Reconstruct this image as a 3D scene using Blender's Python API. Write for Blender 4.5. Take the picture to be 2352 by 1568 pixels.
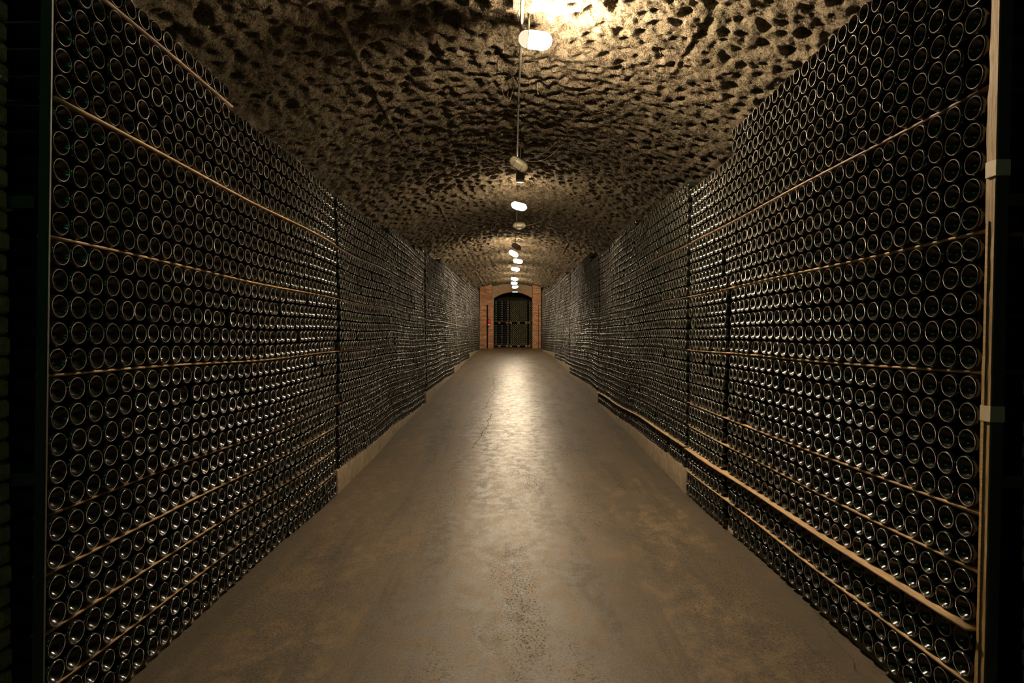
import bpy, bmesh, math, random
import numpy as np
from mathutils import Vector, Matrix, Euler

for o in list(bpy.data.objects):
    bpy.data.objects.remove(o, do_unlink=True)
scene = bpy.context.scene
C = scene.collection
PI = math.pi
random.seed(7)
rng = np.random.default_rng(11)

# ------------------------------------------------------------------ camera, world, exposure
CAM_Z = 1.40
F_PX = 1395.0
cam_d = bpy.data.cameras.new('camera')
cam = bpy.data.objects.new('camera', cam_d)
C.objects.link(cam)
cam.location = (0, 0, CAM_Z)
cam.rotation_euler = (math.radians(90 - 0.49), 0, 0)
cam_d.sensor_width = 36
cam_d.lens = 36 * F_PX / 2352
cam_d.clip_start = 0.05
scene.camera = cam

world = bpy.data.worlds.new('world')
scene.world = world
world.use_nodes = True
world.node_tree.nodes['Background'].inputs[0].default_value = (0.9, 0.95, 0.8, 1)
world.node_tree.nodes['Background'].inputs[1].default_value = 0.0015

scene.view_settings.view_transform = 'Standard'
scene.view_settings.look = 'None'
scene.view_settings.exposure = 0.0
scene.view_settings.gamma = 1
scene.view_settings.use_curve_mapping = False

scene.cycles.max_bounces = 5
scene.cycles.diffuse_bounces = 3
scene.cycles.glossy_bounces = 3

LAMP_STRENGTH = 400.0
LAMP_COLOR = (1.0, 0.80, 0.545)

# ------------------------------------------------------------------ tunnel measurements
W = 1.51                     # half width between the two racks
SEG = [1.93, 5.23, 10.57, 15.92, 21.35, 26.9]
Y_END = 28.2


def floor_z(y):
    if y < 5.23:
        return 0.006 + 0.0045 * (max(y, 0))
    return 0.0295 + 0.0367 * (y - 5.23)


def vault_z(x):
    # crown 2.40 above the camera
    r = 4.3
    ax = abs(x)
    return CAM_Z + 2.42 - (r - math.sqrt(max(r * r - ax * ax, 0.01)))


# ------------------------------------------------------------------ helpers
def tag(o, label=None, cat=None, group=None, kind=None):
    if label:
        o['label'] = label
    if cat:
        o['category'] = cat
    if group:
        o['group'] = group
    if kind:
        o['kind'] = kind
    return o


def link(name, me, mats=None, parent=None, smooth=False):
    o = bpy.data.objects.new(name, me)
    C.objects.link(o)
    if mats:
        for m in (mats if isinstance(mats, (list, tuple)) else [mats]):
            me.materials.append(m)
    if smooth:
        me.polygons.foreach_set('use_smooth', [True] * len(me.polygons))
    if parent:
        o.parent = parent
    return o


def empty(name, loc, rot=(0, 0, 0)):
    o = bpy.data.objects.new(name, None)
    C.objects.link(o)
    o.location = loc
    o.rotation_euler = rot
    o.empty_display_size = 0.05
    return o


def np_mesh(name, verts, quads):
    me = bpy.data.meshes.new(name)
    verts = np.asarray(verts, dtype=np.float32)
    quads = np.asarray(quads, dtype=np.int32)
    me.vertices.add(len(verts))
    me.vertices.foreach_set('co', verts.ravel())
    n, k = quads.shape
    me.loops.add(n * k)
    me.loops.foreach_set('vertex_index', quads.ravel())
    me.polygons.add(n)
    me.polygons.foreach_set('loop_start', np.arange(n, dtype=np.int32) * k)
    me.polygons.foreach_set('loop_total', np.full(n, k, dtype=np.int32))
    me.update(calc_edges=True)
    return me


class MB:
    """collects shapes into one bmesh"""
    def __init__(self):
        self.bm = bmesh.new()

    def box(self, lo, hi, M=None, bevel=0.0, mat=0):
        lo, hi = Vector(lo), Vector(hi)
        r = bmesh.ops.create_cube(self.bm, size=1.0)
        vs = r['verts']
        for v in vs:
            v.co = Vector((lo[i] + (v.co[i] + 0.5) * (hi[i] - lo[i]) for i in range(3)))
        fs = list({f for v in vs for f in v.link_faces})
        for f in fs:
            f.material_index = mat
        if bevel > 0:
            es = list({e for v in vs for e in v.link_edges})
            rr = bmesh.ops.bevel(self.bm, geom=es, offset=bevel, segments=2, affect='EDGES', clamp_overlap=True)
            vs = list({v for f in rr['faces'] for v in f.verts} | {v for v in vs if v.is_valid})
            for f in rr['faces']:
                f.material_index = mat
        if M is not None:
            for v in vs:
                v.co = M @ v.co
        return vs

    def tube(self, pts, r, sides=8, caps=True, mat=0):
        pts = [Vector(p) for p in pts]
        rings = []
        n = len(pts)
        up = Vector((0, 0, 1))
        for i, p in enumerate(pts):
            d = (pts[min(i + 1, n - 1)] - pts[max(i - 1, 0)]).normalized()
            a = d.cross(up)
            if a.length < 1e-3:
                a = d.cross(Vector((1, 0, 0)))
            a.normalize()
            b = d.cross(a)
            rad = r[i] if isinstance(r, (list, tuple)) else r
            rings.append([self.bm.verts.new(p + (a * math.cos(t) + b * math.sin(t)) * rad)
                          for t in [2 * PI * k / sides for k in range(sides)]])
        for i in range(n - 1):
            for k in range(sides):
                f = self.bm.faces.new((rings[i][k], rings[i][(k + 1) % sides], rings[i + 1][(k + 1) % sides], rings[i + 1][k]))
                f.material_index = mat
                f.smooth = True
        if caps:
            self.bm.faces.new(rings[0][::-1]).material_index = mat
            self.bm.faces.new(rings[-1]).material_index = mat

    def lathe(self, prof, segs=24, M=None, mat=0):
        """prof: (r, z) list; axis z"""
        rings = []
        for r, z in prof:
            if r < 1e-6:
                rings.append([self.bm.verts.new((0, 0, z))])
            else:
                rings.append([self.bm.verts.new((r * math.cos(2 * PI * k / segs), r * math.sin(2 * PI * k / segs), z)) for k in range(segs)])
        for a, b in zip(rings, rings[1:]):
            for k in range(segs):
                k2 = (k + 1) % segs
                if len(a) == 1 and len(b) == 1:
                    continue
                if len(a) == 1:
                    f = self.bm.faces.new((a[0], b[k], b[k2]))
                elif len(b) == 1:
                    f = self.bm.faces.new((a[k], b[0], a[k2]))
                else:
                    f = self.bm.faces.new((a[k], b[k], b[k2], a[k2]))
                f.smooth = True
                f.material_index = mat
        if M is not None:
            for ring in rings:
                for v in ring:
                    v.co = M @ v.co

    def build(self, name, mats, parent=None):
        bmesh.ops.recalc_face_normals(self.bm, faces=self.bm.faces)
        me = bpy.data.meshes.new(name)
        self.bm.to_mesh(me)
        self.bm.free()
        return link(name, me, mats, parent)


# ------------------------------------------------------------------ materials
def new_mat(name):
    m = bpy.data.materials.new(name)
    m.use_nodes = True
    nt = m.node_tree
    b = nt.nodes['Principled BSDF']
    return m, nt, b


def N(nt, t, **kw):
    n = nt.nodes.new(t)
    for k, v in kw.items():
        setattr(n, k, v)
    return n


def noise(nt, vec, scale, detail=4, rough=0.6, dim='3D'):
    n = N(nt, 'ShaderNodeTexNoise', noise_dimensions=dim)
    n.inputs['Scale'].default_value = scale
    n.inputs['Detail'].default_value = detail
    n.inputs['Roughness'].default_value = rough
    if vec is not None:
        nt.links.new(vec, n.inputs['Vector'])
    return n.outputs['Fac']


def ramp(nt, fac, stops):
    r = N(nt, 'ShaderNodeValToRGB')
    el = r.color_ramp.elements
    while len(el) < len(stops):
        el.new(0.5)
    for e, (p, c) in zip(el, stops):
        e.position = p
        e.color = c if len(c) == 4 else (*c, 1)
    nt.links.new(fac, r.inputs[0])
    return r.outputs[0]


def math_n(nt, op, a, b=None, c=None, clamp=False):
    n = N(nt, 'ShaderNodeMath', operation=op, use_clamp=clamp)
    for i, v in enumerate((a, b, c)):
        if v is None:
            continue
        if isinstance(v, (int, float)):
            n.inputs[i].default_value = v
        else:
            nt.links.new(v, n.inputs[i])
    return n.outputs[0]


def mixc(nt, fac, a, b, mode='MIX'):
    n = N(nt, 'ShaderNodeMix', data_type='RGBA', blend_type=mode)
    for sock, v in ((n.inputs[0], fac), (n.inputs[6], a), (n.inputs[7], b)):
        if isinstance(v, (int, float)):
            sock.default_value = v
        elif isinstance(v, tuple):
            sock.default_value = v if len(v) == 4 else (*v, 1)
        else:
            nt.links.new(v, sock)
    return n.outputs[2]


def smooth(nt, v, lo, hi, a=0.0, b=1.0):
    n = N(nt, 'ShaderNodeMapRange', interpolation_type='SMOOTHSTEP')
    nt.links.new(v, n.inputs[0])
    n.inputs[1].default_value = lo
    n.inputs[2].default_value = hi
    n.inputs[3].default_value = a
    n.inputs[4].default_value = b
    return n.outputs[0]


def scaled(nt, vec, s):
    m = N(nt, 'ShaderNodeMapping')
    m.inputs['Scale'].default_value = s
    nt.links.new(vec, m.inputs[0])
    return m.outputs[0]


def bump(nt, h, dist, strength=1.0, prev=None):
    b = N(nt, 'ShaderNodeBump')
    b.inputs['Strength'].default_value = strength
    b.inputs['Distance'].default_value = dist
    nt.links.new(h, b.inputs['Height'])
    if prev is not None:
        nt.links.new(prev, b.inputs['Normal'])
    return b.outputs[0]


def obj_co(nt):
    return N(nt, 'ShaderNodeTexCoord').outputs['Object']


def world_co(nt):
    return N(nt, 'ShaderNodeNewGeometry').outputs['Position']


def simple(name, col, rough=0.5, metal=0.0, var=0.25, scale=30, bumpd=0.0):
    m, nt, b = new_mat(name)
    co = world_co(nt)
    n = noise(nt, co, scale, 5)
    c = mixc(nt, n, tuple(x * (1 - var) for x in col), tuple(min(1, x * (1 + var)) for x in col))
    nt.links.new(c, b.inputs['Base Color'])
    b.inputs['Roughness'].default_value = rough
    b.inputs['Metallic'].default_value = metal
    if bumpd:
        nt.links.new(bump(nt, n, bumpd), b.inputs['Normal'])
    return m


# bottle glass -------------------------------------------------------
def glass_mat():
    m, nt, b = new_mat('dark_bottle_glass')
    co = world_co(nt)
    uv = N(nt, 'ShaderNodeUVMap', uv_map='UVMap').outputs[0]
    sep = N(nt, 'ShaderNodeSeparateXYZ')
    nt.links.new(uv, sep.inputs[0])
    u, v = sep.outputs[0], sep.outputs[1]
    rnd = math_n(nt, 'FRACT', math_n(nt, 'ADD', N(nt, 'ShaderNodeAttribute', attribute_name='rnd').outputs['Fac'],
                                     N(nt, 'ShaderNodeObjectInfo').outputs['Random']))
    n1 = noise(nt, co, 34, 5, 0.7)
    n2 = noise(nt, co, 260, 3, 0.6)
    dust = math_n(nt, 'MULTIPLY', smooth(nt, n1, 0.38, 0.75), smooth(nt, n2, 0.3, 0.65, 0.35, 1.0))
    # dust is thicker on the body, thin inside the punt
    onbody = math_n(nt, 'MULTIPLY', smooth(nt, v, 0.62, 0.74, 0.42, 1.0), smooth(nt, v, 0.50, 0.53, 1.0, 0.5))
    amt = math_n(nt, 'MULTIPLY', math_n(nt, 'MULTIPLY_ADD', rnd, 0.5, 0.35), onbody)
    fac = math_n(nt, 'MULTIPLY_ADD', dust, 0.75, 0.14, clamp=True)
    fac = math_n(nt, 'MULTIPLY', fac, amt, clamp=True)
    ring = math_n(nt, 'MULTIPLY', smooth(nt, v, 0.39, 0.43), smooth(nt, v, 0.52, 0.49))
    ringd = math_n(nt, 'MULTIPLY', ring, math_n(nt, 'MULTIPLY_ADD', rnd, 0.35, 0.45))
    green = mixc(nt, rnd, (0.004, 0.0075, 0.005), (0.0045, 0.006, 0.0048))
    col = mixc(nt, fac, green, (0.055, 0.043, 0.029))
    col = mixc(nt, ringd, col, (0.25, 0.20, 0.16))
    nt.links.new(col, b.inputs['Base Color'])
    ro = math_n(nt, 'MULTIPLY_ADD', math_n(nt, 'MAXIMUM', fac, math_n(nt, 'MULTIPLY', ringd, 0.4)), 0.5, 0.13, clamp=True)
    nt.links.new(ro, b.inputs['Roughness'])
    b.inputs['IOR'].default_value = 1.55
    b.inputs['Specular IOR Level'].default_value = 0.62
    # stipple knurling round the bearing surface
    dots = math_n(nt, 'SINE', math_n(nt, 'MULTIPLY', u, 2 * PI * 64))
    h = math_n(nt, 'MULTIPLY', dots, ring)
    nrm = bump(nt, h, 0.0012, 0.9)
    nrm = bump(nt, n2, 0.0004, 0.35, nrm)
    nt.links.new(nrm, b.inputs['Normal'])
    return m


def wood_mat(name, c1, c2, s=(18, 1.2, 60)):
    m, nt, b = new_mat(name)
    co = scaled(nt, world_co(nt), s)
    n = noise(nt, co, 3.0, 5, 0.65)
    k = noise(nt, world_co(nt), 2.4, 3)
    c = mixc(nt, smooth(nt, n, 0.35, 0.68), c1, c2)
    c = mixc(nt, smooth(nt, k, 0.4, 0.75, 0, 0.45), c, tuple(x * 0.45 for x in c1))
    nt.links.new(c, b.inputs['Base Color'])
    b.inputs['Roughness'].default_value = 0.7
    nt.links.new(bump(nt, n, 0.001, 0.6), b.inputs['Normal'])
    return m


def ceiling_mat():
    m, nt, b = new_mat('rough_mortar_ceiling')
    co = world_co(nt)
    fine = noise(nt, co, 70, 8, 0.78)
    mid = noise(nt, co, 17, 6, 0.7)
    big = noise(nt, co, 1.3, 4, 0.6)
    vor = N(nt, 'ShaderNodeTexVoronoi', feature='F1')
    vor.inputs['Scale'].default_value = 85
    nt.links.new(co, vor.inputs['Vector'])
    c = mixc(nt, smooth(nt, mid, 0.3, 0.7), (0.29, 0.215, 0.135), (0.50, 0.41, 0.29))
    c = mixc(nt, smooth(nt, big, 0.4, 0.75, 0, 0.5), c, (0.24, 0.21, 0.12))
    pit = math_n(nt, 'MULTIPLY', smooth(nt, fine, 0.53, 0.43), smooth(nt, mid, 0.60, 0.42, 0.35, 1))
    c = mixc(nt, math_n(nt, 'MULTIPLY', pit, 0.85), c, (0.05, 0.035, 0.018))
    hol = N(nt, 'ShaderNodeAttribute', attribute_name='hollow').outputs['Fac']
    c = mixc(nt, math_n(nt, 'MULTIPLY', smooth(nt, hol, 0.45, 1.0), 0.5), c, (0.07, 0.055, 0.03))  # hollows darkened in the colour to deepen their shade
    nt.links.new(c, b.inputs['Base Color'])
    b.inputs['Roughness'].default_value = 0.95
    b.inputs['Specular IOR Level'].default_value = 0.15
    h = math_n(nt, 'MULTIPLY_ADD', fine, 1.0, math_n(nt, 'MULTIPLY', vor.outputs['Distance'], -0.8))
    nrm = bump(nt, h, 0.030, 1.0)
    nrm = bump(nt, mid, 0.03, 0.7, nrm)
    nt.links.new(nrm, b.inputs['Normal'])
    return m


def floor_mat():
    m, nt, b = new_mat('worn_concrete_floor')
    co = world_co(nt)
    sep = N(nt, 'ShaderNodeSeparateXYZ')
    nt.links.new(co, sep.inputs[0])
    X, Y = sep.outputs[0], sep.outputs[1]
    fine = noise(nt, co, 105, 6, 0.75)
    grit = noise(nt, co, 330, 3, 0.6)
    mid = noise(nt, scaled(nt, co, (1.0, 0.75, 1)), 11, 8, 0.72)
    wide = noise(nt, scaled(nt, co, (1.3, 0.6, 1)), 2.1, 7, 0.62)
    str_ = noise(nt, scaled(nt, co, (3.2, 0.30, 1)), 1.5, 6, 0.62)
    blot = noise(nt, co, 0.8, 6, 0.6)
    sp = noise(nt, scaled(nt, co, (1.0, 0.8, 1)), 88, 4, 0.8)
    c = mixc(nt, smooth(nt, mid, 0.38, 0.62), (0.045, 0.030, 0.014), (0.165, 0.112, 0.060))
    c = mixc(nt, smooth(nt, wide, 0.45, 0.60, 0, 0.55), c, (0.055, 0.038, 0.020))
    c = mixc(nt, smooth(nt, blot, 0.50, 0.60, 0, 0.45), c, (0.060, 0.052, 0.025))
    c = mixc(nt, smooth(nt, str_, 0.50, 0.62, 0, 0.65), c, (0.036, 0.028, 0.017))
    c = mixc(nt, smooth(nt, fine, 0.46, 0.58, 0, 0.32), c, (0.20, 0.145, 0.09))
    # tyre and dirt specks, clustered
    clus = smooth(nt, noise(nt, scaled(nt, co, (1.7, 0.45, 1)), 1.1, 4), 0.46, 0.58, 0.15, 1)
    speck = math_n(nt, 'MULTIPLY', smooth(nt, sp, 0.54, 0.585), clus)
    c = mixc(nt, math_n(nt, 'MULTIPLY', speck, 0.85), c, (0.014, 0.011, 0.007))
    # darker unswept band with ragged edge along the right rack
    edge = math_n(nt, 'ADD', X, math_n(nt, 'MULTIPLY_ADD', noise(nt, co, 3.2, 6, 0.7), 0.22, -0.11))
    band = smooth(nt, edge, 1.335, 1.352)
    bandl = smooth(nt, math_n(nt, 'MULTIPLY', edge, -1.0), 1.37, 1.45)
    c = mixc(nt, math_n(nt, 'MULTIPLY', math_n(nt, 'ADD', band, bandl, clamp=True), 0.55), c, (0.060, 0.045, 0.030))
    nt.links.new(c, b.inputs['Base Color'])
    r = math_n(nt, 'ADD', smooth(nt, mid, 0.38, 0.62, 0.50, 0.66), smooth(nt, fine, 0.42, 0.6, 0.08, -0.04))
    nt.links.new(r, b.inputs['Roughness'])
    b.inputs['Specular IOR Level'].default_value = 0.35
    # the travelled middle is worn to a shine, less so in the stains
    ax = math_n(nt, 'ABSOLUTE', math_n(nt, 'ADD', X, math_n(nt, 'MULTIPLY_ADD', wide, 0.5, -0.25)))
    worn = math_n(nt, 'MULTIPLY', smooth(nt, ax, 1.05, 0.15), smooth(nt, mid, 0.60, 0.40, 0.50, 1.0))
    worn = math_n(nt, 'MULTIPLY', worn, math_n(nt, 'SUBTRACT', 1.0, speck))
    nt.links.new(math_n(nt, 'MULTIPLY', worn, 0.95), b.inputs['Coat Weight'])
    nt.links.new(smooth(nt, fine, 0.40, 0.62, 0.42, 0.27), b.inputs['Coat Roughness'])
    h = math_n(nt, 'MULTIPLY_ADD', fine, 0.8, math_n(nt, 'MULTIPLY', grit, 0.5))
    nrm = bump(nt, h, 0.0028, 1.0)
    nt.links.new(nrm, b.inputs['Normal'])
    nt.links.new(bump(nt, h, 0.0012, 1.0), b.inputs['Coat Normal'])
    return m


def concrete_mat(name, c1, c2):
    m, nt, b = new_mat(name)
    co = world_co(nt)
    n = noise(nt, co, 9, 7, 0.7)
    f = noise(nt, co, 90, 5, 0.7)
    c = mixc(nt, smooth(nt, n, 0.3, 0.7), c1, c2)
    c = mixc(nt, smooth(nt, f, 0.55, 0.75, 0, 0.5), c, tuple(x * 0.4 for x in c1))
    nt.links.new(c, b.inputs['Base Color'])
    b.inputs['Roughness'].default_value = 0.9
    nrm = bump(nt, f, 0.004, 0.8)
    nt.links.new(bump(nt, n, 0.01, 0.5, nrm), b.inputs['Normal'])
    return m


def brick_mat(name, c1, c2, mortar, axis='xz'):
    m, nt, b = new_mat(name)
    co = world_co(nt)
    sep = N(nt, 'ShaderNodeSeparateXYZ')
    nt.links.new(co, sep.inputs[0])
    cmb = N(nt, 'ShaderNodeCombineXYZ')
    # run the courses along x+y so that the side faces carry bricks too
    nt.links.new(math_n(nt, 'ADD', sep.outputs[0], sep.outputs[1]), cmb.inputs[0])
    nt.links.new(sep.outputs[2], cmb.inputs[1])
    br = N(nt, 'ShaderNodeTexBrick')
    nt.links.new(cmb.outputs[0], br.inputs['Vector'])
    br.inputs['Color1'].default_value = (*c1, 1)
    br.inputs['Color2'].default_value = (*c2, 1)
    br.inputs['Mortar'].default_value = (*mortar, 1)
    br.inputs['Scale'].default_value = 1.0
    br.inputs['Mortar Size'].default_value = 0.006
    br.inputs['Mortar Smooth'].default_value = 0.15
    br.inputs['Brick Width'].default_value = 0.25
    br.inputs['Row Height'].default_value = 0.062
    n = noise(nt, co, 14, 5, 0.7)
    c = mixc(nt, smooth(nt, n, 0.35, 0.75, 0, 0.6), br.outputs[0], tuple(x * 0.5 for x in c1))
    nt.links.new(c, b.inputs['Base Color'])
    b.inputs['Roughness'].default_value = 0.85
    inv = math_n(nt, 'SUBTRACT', 1.0, br.outputs['Fac'])
    nrm = bump(nt, inv, 0.012, 0.9)
    nt.links.new(bump(nt, n, 0.006, 0.5, nrm), b.inputs['Normal'])
    return m


def emit_mat(name, col, strength):
    m, nt, b = new_mat(name)
    nt.nodes.remove(b)
    e = N(nt, 'ShaderNodeEmission')
    e.inputs[0].default_value = (*col, 1)
    e.inputs[1].default_value = strength
    nt.links.new(e.outputs[0], nt.nodes['Material Output'].inputs[0])
    return m


M_GLASS = glass_mat()
M_LATH = wood_mat('pale_pine_lath', (0.34, 0.20, 0.085), (0.54, 0.35, 0.16))
M_OLDLATH = wood_mat('aged_brown_lath', (0.16, 0.085, 0.04), (0.30, 0.17, 0.08))
M_STRIP = wood_mat('upright_timber', (0.26, 0.15, 0.06), (0.50, 0.33, 0.15), (60, 60, 4))
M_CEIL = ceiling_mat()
M_FLOOR = floor_mat()
M_PLINTH = concrete_mat('plinth_concrete', (0.17, 0.125, 0.075), (0.30, 0.23, 0.15))
M_WALL = concrete_mat('dark_side_wall', (0.05, 0.04, 0.03), (0.09, 0.075, 0.05))
M_PLASTER = concrete_mat('end_wall_plaster', (0.34, 0.26, 0.16), (0.48, 0.38, 0.25))
M_BRICK = brick_mat('red_brick', (0.42, 0.175, 0.08), (0.74, 0.42, 0.24), (0.20, 0.10, 0.055))
M_ARCHBRICK = simple('arch_brick', (0.46, 0.28, 0.14), 0.85, 0, 0.35, 9, 0.006)
M_NEARBRICK = simple('old_brick', (0.2, 0.18, 0.10), 0.95, 0, 0.6, 25, 0.02)
M_STEEL = simple('painted_dark_steel', (0.05, 0.048, 0.034), 0.65, 0.1, 0.4, 60, 0.001)
M_PIPE = simple('grey_conduit_steel', (0.24, 0.21, 0.16), 0.45, 0.5, 0.3, 40)
M_HOUSING = simple('grey_green_lamp_housing', (0.16, 0.17, 0.13), 0.5, 0.1, 0.2, 40)
def near_lamp_mat():
    # the bulb sits in one half of the cover
    m, nt, b = new_mat('lit_lamp_glass_one_sided')
    nt.nodes.remove(b)
    sep = N(nt, 'ShaderNodeSeparateXYZ')
    nt.links.new(obj_co(nt), sep.inputs[0])
    e = N(nt, 'ShaderNodeEmission')
    e.inputs[0].default_value = (*LAMP_COLOR, 1)
    nt.links.new(smooth(nt, sep.outputs[0], -0.05, 0.045, 1.1, LAMP_STRENGTH * 7.8), e.inputs[1])
    nt.links.new(e.outputs[0], nt.nodes['Material Output'].inputs[0])
    return m


M_LITNEAR = near_lamp_mat()
M_DEADGLASS = simple('dusty_ribbed_glass', (0.62, 0.56, 0.38), 0.25, 0.0, 0.2, 50)
M_LIT = emit_mat('lit_lamp_glass', LAMP_COLOR, LAMP_STRENGTH)
M_RED = simple('red_enamel', (0.65, 0.03, 0.02), 0.25)
M_WHITE = simple('white_enamel', (0.75, 0.72, 0.62), 0.4)
M_TAPE = simple('pale_tape', (0.50, 0.42, 0.28), 0.6)
M_WEB = simple('dusty_cobweb', (0.42, 0.32, 0.19), 0.9)
M_DARK = simple('black_slot_shade', (0.006, 0.006, 0.005), 0.9)
M_CRACK = simple('crack_dirt', (0.02, 0.015, 0.01), 0.95)
M_PALLET = wood_mat('pallet_wood', (0.30, 0.19, 0.09), (0.45, 0.30, 0.15))
M_FOIL = simple('gold_capsule', (0.75, 0.68, 0.36), 0.35, 0.2)
M_FARGLASS = simple('black_green_glass', (0.004, 0.006, 0.004), 0.65)
M_SIGN = emit_mat('cyan_sign_face', (0.35, 0.9, 1.0), 6.0)


# ------------------------------------------------------------------ value noise in numpy
def vnoise(x, y, seed):
    r = np.random.default_rng(seed)
    T = r.random((256, 256))
    xi, yi = np.floor(x).astype(int), np.floor(y).astype(int)
    fx, fy = x - xi, y - yi
    fx, fy = fx * fx * (3 - 2 * fx), fy * fy * (3 - 2 * fy)
    a = T[xi % 256, yi % 256]
    b = T[(xi + 1) % 256, yi % 256]
    c = T[xi % 256, (yi + 1) % 256]
    d = T[(xi + 1) % 256, (yi + 1) % 256]
    return (a * (1 - fx) + b * fx) * (1 - fy) + (c * (1 - fx) + d * fx) * fy


def fbm(x, y, seed, octs=3):
    s, a, t = 0, 1.0, 0
    for k in range(octs):
        s = s + a * vnoise(x * 2 ** k, y * 2 ** k, seed + k)
        t += a
        a *= 0.5
    return s / t


# ------------------------------------------------------------------ ceiling: hollowed mortar vault
def build_ceiling():
    ys = np.concatenate([np.arange(-2.6, 3.3, 0.07), np.arange(3.3, 9.0, 0.0125), np.arange(9.0, 16.0, 0.022),
                         np.arange(16.0, Y_END + 0.06, 0.045)])
    us = np.arange(-2.95, 2.96, 0.0145)
    U, Yg = np.meshgrid(us, ys)
    R = 4.3
    ang = U / R * 1.0
    # jittered hollows, a fresh cell lattice every 0.165 m
    cu, cy = 0.160, 0.175
    warpU = U + 0.05 * (fbm(U * 2.5, Yg * 2.5, 3) - 0.5)
    warpY = Yg + 0.05 * (fbm(U * 2.5 + 40, Yg * 2.5, 9) - 0.5)
    gu, gy = warpU / cu, warpY / cy
    iu, iy = np.floor(gu).astype(int), np.floor(gy).astype(int)
    T = np.random.default_rng(21).random((256, 256, 6))
    hol = np.zeros_like(U)
    rag = fbm(U * 14, Yg * 14, 15, 3)
    F1 = np.full_like(U, 9.0)
    F2 = np.full_like(U, 9.0)
    for du in (-1, 0, 1):
        for dy in (-1, 0, 1):
            t = T[(iu + du) % 256, (iy + dy) % 256]
            off = 0.5 * ((iy + dy) % 2)
            px = (iu + du) + off * 0.6 + 0.15 + 0.6 * t[..., 0]
            py = (iy + dy) + 0.2 + 0.6 * t[..., 1]
            dx, dyy = (gu - px), (gy - py)
            th = (t[..., 4] - 0.5) * 1.4
            ex = dx * np.cos(th) + dyy * np.sin(th)
            ey = -dx * np.sin(th) + dyy * np.cos(th)
            rad = (0.27 + 0.22 * t[..., 2]) * (1 - 0.38 * np.clip((U - 0.45) * 1.6, 0, 1)) * (1 + 0.18 * np.exp(-((Yg - 7) / 1.6) ** 2))
            d = np.sqrt((ex / 1.05) ** 2 + (ey / 1.10) ** 2)
            rad = rad * np.where((t[..., 5] < 0.33) & (U > 0.5), 0.45, 0.95)
            k = np.clip(1.25 - d / rad + 0.35 * (rag - 0.5), 0, 1)
            k = k * k * (3 - 2 * k)
            hol = np.maximum(hol, k * (0.35 + 0.65 * t[..., 3]))
            near = d < F1
            F2 = np.where(near, F1, np.minimum(F2, d))
            F1 = np.where(near, d, F1)
    amp = 0.5 + 0.9 * np.clip(fbm(U * 0.8 + 5, Yg * 0.7, 31, 2) * 1.8 - 0.45, 0, 1)
    # less hollowed towards the left springing and right over the crown stripe
    amp = amp * np.clip(1.1 - 0.75 * np.clip((-U - 0.7), 0, 1.2), 0.30, 1.2)
    disp = 0.17 * hol * amp                                   # up into the mortar
    disp += 0.020 * np.clip(F2 - F1, 0, 0.5) * amp
    disp += 0.055 * (fbm(U * 6, Yg * 6, 50, 4) - 0.5) + 0.034 * (fbm(U * 19, Yg * 19, 58, 2) - 0.5)
    disp += 0.05 * (fbm(U * 0.9, Yg * 0.9, 70, 2) - 0.5)
    # shuttering seams, along and across
    for s0 in (-1.27, 1.37):
        w = s0 + 0.05 * (fbm(Yg * 0.8, Yg * 0 + s0, 80, 2) - 0.5)
        on = np.clip(fbm(Yg * 0.55, Yg * 0 + s0 * 7, 84, 2) * 6 - 2.9, 0, 1)
        disp -= 0.016 * on * np.exp(-((U - w) / 0.016) ** 2)
        disp += 0.010 * on * np.exp(-((U - w - 0.04) / 0.020) ** 2)
    for y0 in np.arange(3.85, 27, 1.95):
        w = y0 + 0.10 * (fbm(U * 1.2, U * 0 + y0, 90, 2) - 0.5)
        disp -= 0.018 * np.exp(-((Yg - w) / 0.016) ** 2)
        disp += 0.024 * np.exp(-((Yg - w - 0.035) / 0.020) ** 2)
    Rr = R + disp
    zc = CAM_Z + 2.42 - R
    X = Rr * np.sin(ang)
    Z = zc + Rr * np.cos(ang)
    V = np.stack([X, Yg, Z], -1).reshape(-1, 3)
    ny, nu = U.shape
    idx = np.arange(ny * nu).reshape(ny, nu)
    Q = np.stack([idx[:-1, :-1], idx[:-1, 1:], idx[1:, 1:], idx[1:, :-1]], -1).reshape(-1, 4)
    me = np_mesh('ceiling', V, Q)
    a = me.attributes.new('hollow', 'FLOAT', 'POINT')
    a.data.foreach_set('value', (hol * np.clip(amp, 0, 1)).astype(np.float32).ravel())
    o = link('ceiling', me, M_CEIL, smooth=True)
    tag(o, kind='structure')


build_ceiling()


# ------------------------------------------------------------------ floor
def build_floor():
    ys = np.concatenate([np.arange(-2.6, 3, 0.15), np.arange(3, Y_END + 3.0, 0.25)])
    xs = np.linspace(-2.9, 2.9, 60)
    Xg, Yg = np.meshgrid(xs, ys)
    Zg = np.vectorize(floor_z)(np.minimum(Yg, Y_END)) + 0.004 * (fbm(Xg * 1.2, Yg * 0.8, 5, 2) - 0.5)
    V = np.stack([Xg, Yg, Zg], -1).reshape(-1, 3)
    ny, nx = Xg.shape
    idx = np.arange(ny * nx).reshape(ny, nx)
    Q = np.stack([idx[:-1, :-1], idx[:-1, 1:], idx[1:, 1:], idx[1:, :-1]], -1).reshape(-1, 4)
    o = link('floor', np_mesh('floor', V, Q), M_FLOOR, smooth=True)
    tag(o, kind='structure')
    return o


floor = build_floor()


def on_floor(px, py):
    """photo pixel -> point on the floor"""
    dx = (px - 1176) / F_PX
    th = math.radians(0.49)
    dy = (784 - py) / F_PX
    d = Vector((dx, math.cos(th) + dy * math.sin(th), dy * math.cos(th) - math.sin(th)))
    t = 1.0
    for _ in range(40):
        t = (CAM_Z - floor_z(d.y * t)) / -d.z
    return d.x * t, d.y * t


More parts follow.
